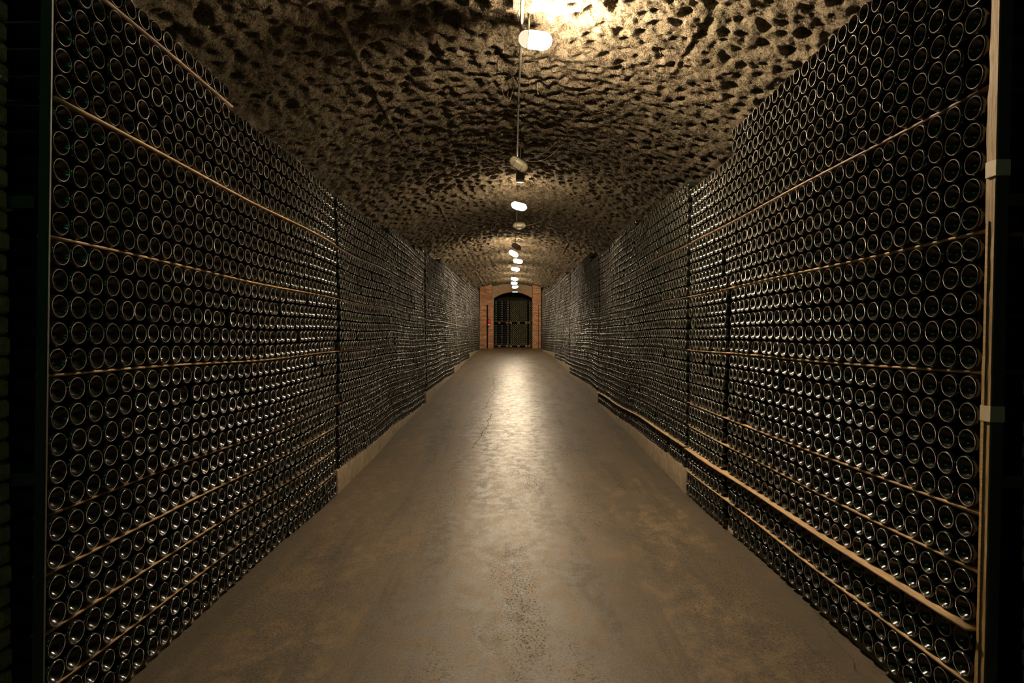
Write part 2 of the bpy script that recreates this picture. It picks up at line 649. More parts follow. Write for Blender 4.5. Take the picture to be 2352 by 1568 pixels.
def crack_strip(pts, w, wob, seed):
    r = random.Random(seed)
    P = [on_floor(*p) for p in pts]
    out = []
    for (a, b) in zip(P, P[1:]):
        n = max(2, int(math.hypot(b[0] - a[0], b[1] - a[1]) / 0.05))
        for k in range(n):
            t = k / n
            out.append((a[0] + (b[0] - a[0]) * t + r.uniform(-wob, wob), a[1] + (b[1] - a[1]) * t + r.uniform(-wob, wob)))
    out.append(P[-1])
    V, Q = [], []
    for i, (x, y) in enumerate(out):
        a = out[max(i - 1, 0)]
        b = out[min(i + 1, len(out) - 1)]
        dx, dy = b[0] - a[0], b[1] - a[1]
        L = math.hypot(dx, dy) or 1
        ww = w * r.uniform(0.35, 1.0) * (0.4 if i in (0, len(out) - 1) else 1)
        z = floor_z(y) + 0.0045
        V += [(x - dy / L * ww, y + dx / L * ww, z), (x + dy / L * ww, y - dx / L * ww, z)]
        if i:
            Q.append((2 * i - 2, 2 * i - 1, 2 * i + 1, 2 * i))
    return V, Q


def add_cracks():
    V, Q = [], []
    paths = [([(1133, 868), (1136, 892), (1130, 897), (1137, 903), (1123, 915), (1117, 935), (1110, 939), (1130, 953), (1121, 966), (1121, 979), (1108, 992), (1105, 1004), (1090, 1020), (1084, 1030)], 0.0045, 0.010),
             ([(925, 979), (1050, 980), (1180, 981), (1300, 983), (1408, 988)], 0.0028, 0.002),
             ([(2005, 1560), (1960, 1540), (1946, 1500), (1900, 1452), (1868, 1400)], 0.0016, 0.014)]
    for i, (p, w, wob) in enumerate(paths):
        v, q = crack_strip(p, w, wob, 40 + i)
        b = len(V)
        V += v
        Q += [tuple(b + k for k in f) for f in q]
    o = link('floor_crack', np_mesh('floor_crack', V, Q), M_CRACK, floor)
    tag(o, kind='structure')


add_cracks()

# side walls behind the racks
for s, nm in ((-1, 'wall_left'), (1, 'wall_right')):
    mb = MB()
    mb.box((s * 2.72 if s > 0 else -2.95, -2.6, -0.1), (2.95 if s > 0 else -2.72, Y_END + 0.1, CAM_Z + 1.75))
    tag(mb.build(nm, M_WALL), kind='structure')
mb = MB()
mb.box((-2.95, -2.75, -0.1), (2.95, -2.6, CAM_Z + 2.6))
tag(mb.build('wall_back', M_WALL), kind='structure')

# ------------------------------------------------------------------ racks: rows, laths, bottles
PITCH = 0.0895
ROW = 0.0895
LATH_T = 0.012
# levels above the rack base: ('row', z_centre, lath number it stands above, row above it) and ('lath', z_top)
LEVELS, LATHS = [], []
h = 0.0
plan = [2, 2, 2, 2, 5, 5, 5, 5, 5, 5]
for gi, nrow in enumerate(plan):
    for k in range(nrow):
        LEVELS.append((h + 0.044, gi, k))
        h += ROW
    LATHS.append((h, gi + 1))
    h += LATH_T
BASE = {-1: CAM_Z - 1.348, 1: CAM_Z - 1.336}
TOP = {-1: [(1.8, 1.36), (3.28, 1.27), (7.5, 1.36), (9.5, 1.45), (10.2, 1.55), (12.7, 1.65), (15.5, 1.72), (17.8, 1.80), (21, 1.92), (24, 1.98)],
       1: [(1.8, 1.47), (4.21, 1.29), (5.23, 1.37), (7.47, 1.46), (10.57, 1.47), (11.8, 1.62), (15, 1.70), (17, 1.84), (21.3, 1.95), (24, 2.0)]}
SIDE = {-1: 'left', 1: 'right'}


def top_at(s, y):
    v = TOP[s][0][1]
    for a, t in TOP[s]:
        if y >= a:
            v = t
    return v


def wave(s, y, z):
    """slow unevenness of the stack: (dx out of the rack, dy, dz)"""
    ph = 0.7 if s < 0 else 2.1
    dx = 0.012 * math.sin(y * 1.15 + ph + z * 1.3) + 0.008 * math.sin(y * 2.9 + 3 * z)
    dx *= min(1, max(0, (y - 2.2) / 2))
    dz = 0.009 * math.sin(y * 0.95 + ph) + 0.006 * math.sin(y * 2.3 + ph * 2 + z)
    dz *= min(1, max(0, (y - 2.0) / 1.5))
    e = min(1, max(0, (y - 21.4) / 5.4))
    dx += (0.08 if s < 0 else 0.215) * e * e * (3 - 2 * e)
    lean = (0.026 if s < 0 else -0.021) * (z - CAM_Z) * math.exp(-max(0, y - 2) / 2.5)
    return dx, lean, dz


def seg_of(y):
    for k in range(len(SEG) - 1):
        if SEG[k] <= y < SEG[k + 1]:
            return k
    return None


def bottle_profile(lod):
    # (r, depth into the rack); the base faces the corridor
    full = [(0.0, 0.030, 0), (0.007, 0.0292, .05), (0.014, 0.0262, .1), (0.021, 0.0205, .16), (0.0275, 0.0130, .22), (0.0315, 0.0068, .29),
            (0.0338, 0.0028, .36), (0.0350, 0.0008, .42), (0.0362, 0.0, .46), (0.0374, 0.0005, .50), (0.0392, 0.0024, .54), (0.0414, 0.0066, .57), (0.0434, 0.0150, .60),
            (0.0440, 0.024, .63), (0.0440, 0.165, .80), (0.0415, 0.195, .85), (0.033, 0.225, .90), (0.020, 0.252, .95), (0.0152, 0.275, .97), (0.0150, 0.302, 1.0), (0.0, 0.303, 1.0)]
    if lod == 0:
        return full, 72
    if lod == 1:
        return [full[i] for i in (0, 2, 4, 6, 8, 10, 11, 12, 13, 14, 17)], 24
    if lod == 2:
        return [full[i] for i in (0, 3, 5, 8, 10, 11, 12, 13, 14)], 16
    return [full[i] for i in (0, 4, 6, 8, 10, 11, 12, 14)], 10


def bottle_arrays(lod):
    prof, S = bottle_profile(lod)
    P = np.array(prof)
    a = np.arange(S) / S * 2 * PI
    n = len(P)
    # local: axis +x points into the rack, every ring keeps S vertices so that all faces are quads
    V = np.zeros((n, S, 3))
    V[..., 0] = P[:, 1][:, None]
    rr = P[:, 0].copy()
    rr[0] = 0.0006
    V[..., 1] = rr[:, None] * np.cos(a)[None]
    V[..., 2] = rr[:, None] * np.sin(a)[None]
    idx = np.arange(n * S).reshape(n, S)
    nx = np.roll(idx, -1, axis=1)
    Q = np.stack([idx[:-1], idx[1:], nx[1:], nx[:-1]], -1).reshape(-1, 4)
    u0 = np.arange(S) / S
    u1 = (np.arange(S) + 1) / S
    v = P[:, 2]
    UV = np.zeros((n - 1, S, 4, 2))
    UV[..., 0, 0] = u0; UV[..., 1, 0] = u0; UV[..., 2, 0] = u1; UV[..., 3, 0] = u1
    UV[..., 0, 1] = v[:-1, None]; UV[..., 1, 1] = v[1:, None]; UV[..., 2, 1] = v[1:, None]; UV[..., 3, 1] = v[:-1, None]
    return V.reshape(-1, 3), Q, UV.reshape(-1, 4, 2)


# collect all bottle seats
seats = []           # side, x, y, z, rx, ry, rz, column, group, row
first_col = {-1: 2.03, 1: 2.012}
for s in (-1, 1):
    for j in range(0, 279):
        y = first_col[s] + PITCH * j
        k = seg_of(y)
        if k is None:
            continue
        if k >= 1 and (y - SEG[k] < 0.055):
            continue
        if k < 4 and SEG[k + 1] - y < 0.045:
            continue
        lvl0 = 2 * k
        for li, (zc, gi, ri) in enumerate(LEVELS):
            if li < lvl0:
                continue
            z = BASE[s] + zc - (LATH_T if (s > 0 and gi == 8) else 0)
            if z + 0.03 > CAM_Z + top_at(s, y):
                break
            if s > 0 and abs(y - 4.25) < 0.05 and z < CAM_Z + 0.33:
                continue
            if s < 0 and abs(y - 6.1) < 0.04 and z > CAM_Z + 0.8:
                continue
            jx = rng.normal(0, 0.0024) + (0.018 if rng.random() < 0.015 else 0)
            jy = np.clip(rng.normal(0, 0.0017), -0.0035, 0.0035)
            # rows sag into their lath by a hair; a lath is never pierced
            jz = np.clip(rng.normal(0, 0.0012), -0.002, 0.002)
            dx, dy, dz = wave(s, y, z)
            seats.append((s, s * (W - dx + jx), y + dy + jy, z + dz + jz, rng.normal(0, 0.9), rng.normal(0, 0.012), rng.normal(0, 0.016), j, gi, ri))


def in_frame(x, y, z, m=0.0):
    th = math.radians(0.49)
    dz = z - CAM_Z
    zc = y * math.cos(th) - dz * math.sin(th)
    yc = y * math.sin(th) + dz * math.cos(th)
    px = 1176 + F_PX * x / zc
    py = 784 - F_PX * yc / zc
    return -m < px < 2352 + m and -m < py < 1568 + m, px, py, F_PX / zc


cand = []
for i, t in enumerate(seats):
    ok, px, py, sc = in_frame(t[1], t[2], t[3], 12)
    if ok and t[7] >= 0:
        cand.append((abs(t[1]) / t[2] ** 2, i))
cand.sort(reverse=True)
single = [i for _, i in cand[:300]]
sset = set(single)

# -- the 300 nearest as objects of their own
V, Q, UV = bottle_arrays(0)


def bottle_mesh():
    me = np_mesh('bottle', V, Q)
    uvl = me.uv_layers.new(name='UVMap')
    uvl.data.foreach_set('uv', UV.astype(np.float32).ravel())
    me.polygons.foreach_set('use_smooth', [True] * len(me.polygons))
    me.materials.append(M_GLASS)
    return me


def seat_matrix(t):
    s = t[0]
    base = Matrix.Rotation(0 if s > 0 else PI, 4, 'Z')
    R = Euler((0, t[5], t[6])).to_matrix().to_4x4()
    return Matrix.Translation((t[1], t[2], t[3])) @ R @ base @ Matrix.Rotation(t[4], 4, 'X')


ORD = ['first', 'second', 'third', 'fourth', 'fifth', 'sixth', 'seventh', 'eighth', 'ninth', 'tenth', 'eleventh', 'twelfth', 'thirteenth', 'fourteenth']
bmesh_shared = bottle_mesh()
proto = None
for i in single:
    t = seats[i]
    side = SIDE[t[0]]
    if proto is None:
        o = proto = bpy.data.objects.new('wine_bottle', bmesh_shared)
    else:
        o = proto.copy()
    C.objects.link(o)
    o.matrix_world = seat_matrix(t)
    if t[8] == 0:
        where = '%s row above the floor' % ORD[t[9]]
    else:
        where = '%s row above %s lath from floor' % (ORD[t[9]], ORD[t[8] - 1])
    tag(o, 'dark bottle, %s rack, %s column from post, %s' % (side, ORD[t[7]], where), 'bottle',
        'bottles lying in the %s rack near its end post' % side)

# -- the thousands behind them as one mass
parts = {0: [], 1: [], 2: [], 3: []}
for i, t in enumerate(seats):
    if i in sset:
        continue
    y = t[2]
    lod = 1 if y < 5.3 else (2 if y < 10.6 else 3)
    parts[lod].append(t)
allV, allQ, allUV, allR = [], [], [], []
base_n = 0
for lod in (1, 2, 3):
    ts = parts[lod]
    if not ts:
        continue
    v, q, uv = bottle_arrays(lod)
    Ms = np.array([np.array(seat_matrix(t)) for t in ts])
    vv = np.einsum('nij,vj->nvi', Ms[:, :3, :3], v) + Ms[:, None, :3, 3]
    n, nv = len(ts), len(v)
    allV.append(vv.reshape(-1, 3))
    allQ.append((q[None] + (base_n + np.arange(n) * nv)[:, None, None]).reshape(-1, 4))
    allUV.append(np.broadcast_to(uv[None], (n,) + uv.shape).reshape(-1, 2))
    allR.append(np.repeat(rng.random(n), nv))
    base_n += n * nv
me = np_mesh('bottle_stack', np.concatenate(allV), np.concatenate(allQ))
uvl = me.uv_layers.new(name='UVMap')
uvl.data.foreach_set('uv', np.concatenate(allUV).astype(np.float32).ravel())
at = me.attributes.new('rnd', 'FLOAT', 'POINT')
at.data.foreach_set('value', np.concatenate(allR).astype(np.float32))
o = link('bottle_stack', me, M_GLASS, smooth=True)
tag(o, 'thousands of dark bottles stacked base outward down both sides of tunnel', 'bottles',
    'stacked bottles further down both racks', 'stuff')
print('seats', len(seats), 'stack verts', base_n)


# -- laths
def lath_mesh(s, y0, y1, z, x_in, x_out, thick, seed):
    r = random.Random(seed)
    n = max(2, int((y1 - y0) / 0.15))
    Vv, Qq = [], []
    k1, k2 = r.uniform(0, 6), r.uniform(0.0015, 0.004)
    for i in range(n + 1):
        y = y0 + (y1 - y0) * i / n
        dx, dy, dz = wave(s, y, z)
        xo = x_out - dx + k2 * math.sin(y * 3 + k1)
        zb = z + dz
        yy = y + dy
        Vv += [(s * xo, yy, zb), (s * x_in, yy, zb), (s * x_in, yy, zb + thick), (s * xo, yy, zb + thick)]
        if i:
            a = 4 * (i - 1)
            for e in range(4):
                Qq.append((a + e, a + (e + 1) % 4, a + 4 + (e + 1) % 4, a + 4 + e))
    Qq.append((3, 2, 1, 0))
    a = 4 * n
    Qq.append((a, a + 1, a + 2, a + 3))
    me = np_mesh('wood_lath', Vv, Qq)
    bm = bmesh.new()
    bm.from_mesh(me)
    bmesh.ops.recalc_face_normals(bm, faces=bm.faces)
    bm.to_mesh(me)
    bm.free()
    return me


SECNAME = ['nearest', 'second', 'third', 'fourth', 'farthest']
for s in (-1, 1):
    for k in range(5):
        for zt, num in LATHS:
            zz = BASE[s] + zt
            lvl = {1: 0, 2: 1, 3: 2, 4: 3}.get(num, 9)
            if num <= k:
                continue
            y0 = SEG[k] + (0.045 if k else (0.058 if s < 0 else 0.03))
            y1 = SEG[k + 1] - 0.03
            if s > 0 and num == 8 and k == 0:
                continue                              # no lath under the top rows of the right rack here
            if s < 0 and num == 8 and k == 0:
                y1 = 3.27
            # only where at least one row stands on it
            tmax = max(top_at(s, y0 + 0.01), top_at(s, y1 - 0.01))
            if zz + 0.06 > CAM_Z + tmax:
                continue
            if zz + 0.06 > CAM_Z + top_at(s, y0 + 0.01):
                for a, t in TOP[s]:
                    if a > y0 and zz + 0.06 <= CAM_Z + t:
                        y0 = a
                        break
            xo = W + 0.004
            mat = M_LATH
            if s > 0:
                if num == 2 and k <= 1:
                    xo = W - 0.028
                elif num in (1, 3, 4, 5):
                    xo = {1: W - 0.004, 3: W + 0.006, 4: W + 0.008, 5: W + 0.014}[num]
                elif num == 6:
                    xo = W + 0.016
                elif num == 7:
                    xo, mat = W + 0.013, M_OLDLATH
                if num == 2 and k == 1:
                    xo = W - 0.022
            else:
                if num == 7:
                    xo = W - 0.002
                elif num in (8,):
                    xo, mat = W - 0.002, M_OLDLATH
                elif num in (6, 5):
                    xo = W + 0.014
                elif num in (1, 2, 3):
                    xo = W + 0.010
                elif num == 4:
                    xo, mat = W + 0.016, M_OLDLATH
            if k >= 1 and not (s > 0 and num == 2 and k == 1):
                mat = M_OLDLATH
                xo = W + (0.018 if k == 1 else 0.024)
            o = link('wood_lath', lath_mesh(s, y0, y1, zz + 0.001, W + 0.05, xo, LATH_T - 0.003, num * 31 + k * 7 + s), mat)
            side = SIDE[s]
            look = {M_LATH: 'thin pale wooden lath', M_OLDLATH: 'thin aged brown wooden lath'}[mat]
            if k == 0:
                sec = 'nearest section of the %s rack' % side
            else:
                sec = '%s section of the %s rack' % (SECNAME[k], side)
            tag(o, '%s, %s from floor, %s' % (look, ORD[num - 1], sec), 'lath', 'laths between the bottle rows of the %s rack' % side)

# -- concrete plinths that step up as the floor climbs
n_tr = 0
for s in (-1, 1):
    for k in range(5):
        n_tr += 1
        base_top = BASE[s] + (LATHS[k - 1][0] + LATH_T if k else 0) - 0.004
        y0, y1 = SEG[k], SEG[k + 1]
        if k == 0:
            y0 = 1.60
        nseg = 60
        Vv, Qq = [], []
        r = random.Random(60 + n_tr)
        for i in range(nseg + 1):
            y = y0 + (y1 - y0) * i / nseg
            zb = floor_z(y) - 0.12
            zt = base_top + (r.uniform(-0.003, 0.002))
            dx = wave(s, y, base_top)[0]
            xf = W - dx + 0.004 - (0.0 if k else -0.03) + r.uniform(-0.002, 0.002)
            Vv += [(s * xf, y, zb), (s * (xf), y, zt - 0.006), (s * (xf + 0.006), y, zt), (s * (W + 0.6), y, zt), (s * (W + 0.6), y, zb)]
            if i:
                a = 5 * (i - 1)
                for e in range(4):
                    Qq.append((a + e, a + e + 1, a + 5 + e + 1, a + 5 + e))
        me = np_mesh('trim', Vv, Qq)
        bm = bmesh.new(); bm.from_mesh(me)
        for a in (0, 5 * nseg):
            bm.verts.ensure_lookup_table()
            bm.faces.new([bm.verts[a + e] for e in range(5)])
        bmesh.ops.recalc_face_normals(bm, faces=bm.faces)
        bm.to_mesh(me); bm.free()
        o = link('trim_%d' % n_tr, me, M_PLINTH)
        tag(o, kind='structure')

# -- end frames of the racks, uprights between sections
for s in (-1, 1):
    side = SIDE[s]
    root = empty('bottle_rack', (s * W, 1.91, floor_z(1.9)))
    lean = 0.026 if s < 0 else -0.021
    Msh = Matrix.Identity(4)
    Msh[1][2] = lean
    Msh[1][3] = -lean * (CAM_Z - floor_z(1.9))

    def sh(mb):
        for v in mb.bm.verts:
            v.co = Msh @ v.co
        return mb
    ztop = 2.85
    mb = MB()
    if s < 0:
        mb.box((-0.034, 0.060, 0), (0.000, 0.066, ztop), bevel=0.0015)
        mb.box((-0.002, 0.061, 0), (0.002, 0.070, ztop), bevel=0.001)  # thin edge strip in the same dark steel
    else:
        mb.box((0.002, -0.008, 0), (0.036, -0.002, ztop), bevel=0.0015)
        mb.box((0.030, -0.006, 0), (0.036, 0.03, ztop), bevel=0.0015)
    sh(mb).build('steel_upright', M_STEEL, root)
    if s > 0:
        mb = MB()
        r = random.Random(3)
        # rough sawn board, its corridor edge wavers
        nn = 60
        prev = None
        for i in range(nn + 1):
            z = ztop * i / nn
            w = 0.034 + 0.004 * math.sin(z * 7) + r.uniform(-0.002, 0.002)
            a = [mb.bm.verts.new(p) for p in ((-0.002, -0.001, z), (-0.002 + r.uniform(-0.0015, 0.0015), w, z), (0.028, w, z), (0.028, -0.001, z))]
            if prev:
                for e in range(4):
                    mb.bm.faces.new((prev[e], prev[(e + 1) % 4], a[(e + 1) % 4], a[e]))
            else:
                mb.bm.faces.new(a[::-1])
            prev = a
        mb.bm.faces.new(prev)
        o = sh(mb).build('timber_board', M_STRIP, root)
        o['label'] = 'rough sawn brown timber board'
        mb = MB()
        mb.box((-0.006, 0.018, 0.0), (-0.0025, 0.030, 1.75), bevel=0.001)
        sh(mb).build('timber_batten', M_LATH, root)
        for z0, z1 in ((1.885, 1.935), (1.115, 1.165)):
            mb = MB()
            mb.box((-0.008, -0.0105, z0), (0.038, 0.034, z1), bevel=0.001)
            o = sh(mb).build('tape_band', M_TAPE, root)
    for zc in (0.92, 1.82):
        mb = MB()
        a, b_ = sorted((s * 0.036, s * 0.6))
        yy = 0.062 if s < 0 else 0.03
        mb.box((a, yy - 0.008, zc - 0.02), (b_, yy, zc + 0.02), bevel=0.001)
        mb.build('crossbar', M_STEEL, root)
    tag(root, 'dark steel end post of the %s bottle rack%s' % (side, ' with a rough brown timber board' if s > 0 else ', plain and thin edged'), 'rack')
    for k in range(1, 5):
        y = SEG[k]
        z0 = floor_z(y) - 0.02
        zt = CAM_Z + top_at(s, y - 0.2) - 0.06
        mb = MB()
        mb.box((-0.02, -0.02, 0), (0.02, 0.02, zt - z0), bevel=0.002)
        o = mb.build('rack_post', M_STEEL)
        o.location = (s * (W + 0.07), y + 0.005, z0)
        tag(o, 'dark steel post in gap between %s and %s section of %s rack' % (SECNAME[k - 1], SECNAME[k], side), 'post', 'posts between rack sections')

# ------------------------------------------------------------------ brick piers at the tunnel mouth beside the racks
for s in (-1, 1):
    r = random.Random(5 + s)
    mb = MB()
    z = 0.01
    c = 0
    xin = 1.606 if s < 0 else 1.634
    while z < 3.45:
        hgt = 0.058
        for q in range(3):
            for d in range(2):
                off = (0.0 if c % 2 else -0.06)
                x0 = xin + q * 0.25 + (off if q else 0) + (0.008 * r.random() if q == 0 else 0)
                x1 = xin + (q + 1) * 0.25 + off - 0.009
                y0 = 1.86 - 0.006 * r.random() + d * 0.048
                y1 = y0 + 0.044
                a, b_ = sorted((s * x0, s * x1))
                mb.box((a, y0, z), (b_, y1, z + hgt - r.random() * 0.003), bevel=0.006)
        z += 0.0665
        c += 1
    a, b_ = sorted((s * (xin + 0.02), s * (xin + 0.74)))
    mb.box((a, 1.868, 0), (b_, 1.950, 3.44), mat=1)
    o = mb.build('brick_pier', [M_NEARBRICK, M_WALL])
    tag(o, kind='structure')

# ------------------------------------------------------------------ end wall with arched doorway and piers
def end_wall():
    y0, y1 = Y_END, Y_END + 0.35
    zb = floor_z(Y_END) - 0.05
    xl, xr = -0.85, 0.95
    xc, hw = (xl + xr) / 2, (xr - xl) / 2
    zs, zc = CAM_Z + 1.76, CAM_Z + 2.05
    rise = zc - zs
    Rr = (hw * hw + rise * rise) / (2 * rise)
    cz = zc - Rr
    n = 28
    half = math.asin(hw / Rr)
    arc = [(xc + Rr * math.sin(-half + 2 * half * i / n), cz + Rr * math.cos(-half + 2 * half * i / n)) for i in range(n + 1)]
    ztop = CAM_Z + 2.62
    mb = MB()
    bm = mb.bm

    def prism(poly):
        f0 = [bm.verts.new((x, y0, z)) for x, z in poly]
        f1 = [bm.verts.new((x, y1, z)) for x, z in poly]
        bm.faces.new(f0)
        bm.faces.new(f1[::-1])
        for i in range(len(poly)):
            j = (i + 1) % len(poly)
            bm.faces.new((f0[j], f0[i], f1[i], f1[j]))
    prism([(-2.9, zb), (xl, zb), (xl, ztop), (-2.9, ztop)])
    prism([(xr, zb), (2.9, zb), (2.9, ztop), (xr, ztop)])
    for i in range(n):
        (xa, za), (xb, zb_) = arc[i], arc[i + 1]
        prism([(xa, za), (xb, zb_), (xb, ztop), (xa, ztop)])
    w = mb.build('wall_end', M_PLASTER)
    tag(w, kind='structure')
    # voussoir ring
    mb = MB()
    nv = 30
    for i in range(nv):
        a = -half + 2 * half * (i + 0.5) / nv
        M = Matrix.Translation((xc, 0, cz)) @ Matrix.Rotation(a, 4, 'Y') @ Matrix.Translation((0, 0, Rr))
        wd = Rr * half / nv
        mb.box((-wd + 0.004, y0 - 0.012, 0.0), (wd - 0.004, y1, 0.20), M, bevel=0.004)
    o = mb.build('arch_voussoir', M_ARCHBRICK, w)
    tag(o, kind='structure')


end_wall()


def pier(name, x0, x1, y0, y1, label_side):
    zb = floor_z(y0) - 0.03
    top = CAM_Z + 2.5
    mb = MB()
    if x0 < 0:
        # a tall slot is cut into the front face, corbelled courses above it
        sx0, sx1 = -1.145, -1.085
        zs = CAM_Z + 1.42
        mb.box((x0, y0, zb), (sx0, y1, zs))
        mb.box((sx1, y0 + 0.05, zb), (x1 + 0.06, y1, zs))
        mb.box((x0, y0, zs), (x1, y1, top))
        mb.box((sx0, y0 + 0.16, zb), (sx1, y1, zs), mat=1)  # black backing paints in the deep shade of the slot
        for c in range(5):
            mb.box((sx0 + 0.02 + 0.03 * c, y0 - 0.02, zs + 0.06 * c + 0.004), (x1 + 0.02, y0 + 0.02, zs + 0.06 * c + 0.034), bevel=0.003)
    else:
        mb.box((x0, y0, zb), (x1, y1, top))
        zs = CAM_Z + 1.42
        mb.box((x1 - 0.10, y0 - 0.015, zb), (x1 - 0.03, y0, zs))
        mb.box((x1 - 0.125, y0 - 0.004, zb), (x1 - 0.10, y0 + 0.001, zs), mat=1)  # flat black strip, painted shade standing in for a slot
        for c in range(5):
            mb.box((x0 - 0.01, y0 - 0.02, zs + 0.06 * c + 0.004), (x1 - 0.12 - 0.03 * c, y0 + 0.02, zs + 0.06 * c + 0.034), bevel=0.003)
    o = mb.build(name, [M_BRICK, M_DARK])
    tag(o, kind='structure')


pier('brick_pier', -1.45, -0.92, 27.4, Y_END, 'left')
pier('brick_pier', 0.93, 1.30, 27.4, Y_END, 'right')

# room behind the doorway
mb = MB()
mb.box((-2.9, Y_END + 3.2, -0.1), (2.9, Y_END + 3.3, 4.2))
mb.box((-2.9, Y_END + 0.36, 4.1), (2.9, Y_END + 3.3, 4.2))
mb.box((-2.95, Y_END + 0.36, -0.1), (-2.85, Y_END + 3.3, 4.2))
mb.box((2.85, Y_END + 0.36, -0.1), (2.95, Y_END + 3.3, 4.2))
tag(mb.build('wall_beyond_doorway', M_WALL), kind='structure')

ZF = floor_z(Y_END)


def pallet(x, y, z, wd, dp, label):
    root = empty('wood_pallet', (x, y, z))
    for k in range(3):
        mb = MB()
        cx = -wd / 2 + 0.06 + k * (wd - 0.12) / 2
        mb.box((cx - 0.055, -dp / 2, 0.0), (cx + 0.055, dp / 2, 0.085), bevel=0.003)
        mb.build('pallet_block', M_PALLET, root)
    mb = MB()
    for k in range(7):
        yy = -dp / 2 + k * (dp - 0.09) / 6
        mb.box((-wd / 2, yy, 0.0855), (wd / 2, yy + 0.09, 0.105), bevel=0.002)
    mb.build('deck_board', M_PALLET, root)
    tag(root, label, 'pallet', 'pallets of bottles beyond the doorway')


PY = 30.0
xs_pal = [(-0.615, 'left pallet'), (0.32, 'middle pallet'), (1.235, 'right pallet')]
capsV = MB()
for x, nm in xs_pal:
    for tier, zb in ((0, ZF), (1, ZF + 1.145)):
        pallet(x, PY, zb, 0.88, 0.8, '%s %s behind the arched doorway, %s' % ('lower' if tier == 0 else 'upper', nm, 'on the floor' if tier == 0 else 'on top of stacked bottles'))
        z0 = zb + 0.108
        # cage of dark bottles
        if x > 0:
            nr = 22
            for r_ in range(nr):
                for c_ in range(9):
                    cx = x - 0.39 + 0.0935 * c_ + (0.0467 if r_ % 2 else 0)
                    if cx > x + 0.42:
                        continue
                    cz = z0 + 0.03 + 0.0455 * r_
                    M = Matrix.Translation((cx, PY - 0.40, cz)) @ Matrix.Rotation(-PI / 2, 4, 'X')
                    capsV.lathe([(0.0, -0.035), (0.014, -0.034), (0.0155, -0.028), (0.0145, 0.03)], 8, M, mat=1)
            for r_ in range(12):
                for c_ in range(9):
                    M = Matrix.Translation((x - 0.37 + 0.0935 * c_, PY - 0.36, z0 + 0.05 + 0.0865 * r_)) @ Matrix.Rotation(-PI / 2, 4, 'X')
                    capsV.lathe([(0.0, 0.03), (0.036, 0.0), (0.042, 0.004), (0.0425, 0.6)], 10, M, mat=0)
        else:
            for r_ in range(11):
                for c_ in range(3):
                    M = Matrix.Translation((x - 0.42 + 0.29 * c_, PY - 0.36, z0 + 0.055 + 0.090 * r_)) @ Matrix.Rotation(PI / 2, 4, 'Y')
                    capsV.lathe([(0.0, 0.0), (0.038, 0.0), (0.043, 0.006), (0.043, 0.17), (0.016, 0.235), (0.015, 0.28), (0.0, 0.28)], 12, M, mat=0)
                    capsV.lathe([(0.0165, 0.225), (0.0165, 0.283), (0.0, 0.284)], 10, M, mat=2)
o = capsV.build('palletised_bottle', [M_FARGLASS, M_FOIL, M_WHITE])
tag(o, 'small dark bottles with gold tops packed on pallets behind doorway', 'bottles', 'bottles on the pallets beyond the doorway', 'stuff')

# fire extinguisher hanging at the left pier
root = empty('fire_extinguisher', (-1.04, 27.33, CAM_Z + 0.47))
mb = MB()
mb.lathe([(0, 0), (0.05, 0.0), (0.058, 0.012), (0.058, 0.24), (0.04, 0.275), (0.016, 0.29), (0, 0.29)], 20)
mb.build('cylinder', M_RED, root)
mb = MB()
mb.lathe([(0.0588, 0.02), (0.0588, 0.07)], 20)
mb.build('pale_band', M_WHITE, root)
mb = MB()
mb.box((-0.012, -0.012, 0.285), (0.012, 0.012, 0.33))
mb.box((-0.01, -0.055, 0.325), (0.01, 0.02, 0.338), bevel=0.002)
mb.build('valve_handle', M_STEEL, root)
mb = MB()
mb.tube([(0.0, -0.012, 0.30), (0.05, -0.03, 0.29), (0.068, -0.03, 0.22), (0.066, -0.02, 0.08)], 0.008, 8)
mb.build('hose', M_STEEL, root)
mb = MB()
mb.box((-0.02, 0.055, 0.05), (0.02, 0.072, 0.26))
mb.build('wall_bracket', M_STEEL, root)
tag(root, 'small red fire extinguisher hung on the left brick pier by doorway', 'fire extinguisher')

# sign light over the doorway
root = empty('sign_light', (0.14, Y_END - 0.10, CAM_Z + 2.03))
mb = MB()
mb.box((-0.13, -0.03, 0.0), (0.13, 0.03, 0.05), bevel=0.004)
mb.build('housing', M_HOUSING, root)
mb = MB()
mb.box((-0.12, -0.034, 0.004), (0.12, -0.0305, 0.030))
mb.build('lit_face', M_SIGN, root)
mb = MB()
mb.tube([(0, 0, 0.05), (0, 0, 0.36)], 0.006)
mb.build('hanger_rod', M_STEEL, root)
tag(root, 'slim cyan lit sign light hanging under the crown of the arched doorway', 'sign light')


# ------------------------------------------------------------------ bulkhead lamps
def stadium(w, hgt, n=10):
    """outline of an oval bulkhead: w along x, hgt along y"""
    r = hgt / 2
    pts = []
    for k in range(n + 1):
        t = -PI / 2 + PI * k / n
        pts.append((w / 2 - r + r * math.cos(t), r * math.sin(t)))
    for k in range(n + 1):
        t = PI / 2 + PI * k / n
        pts.append((-(w / 2 - r) + r * math.cos(t), r * math.sin(t)))
    return pts


def loft(mb, rings, cap0=True, cap1=True):
    vs = [[mb.bm.verts.new(p) for p in ring] for ring in rings]
    n = len(vs[0])
    for a, b_ in zip(vs, vs[1:]):
        for k in range(n):
            f = mb.bm.faces.new((a[k], a[(k + 1) % n], b_[(k + 1) % n], b_[k]))
            f.smooth = True
    if cap0:
        mb.bm.faces.new(vs[0][::-1])
    if cap1:
        mb.bm.faces.new(vs[-1])


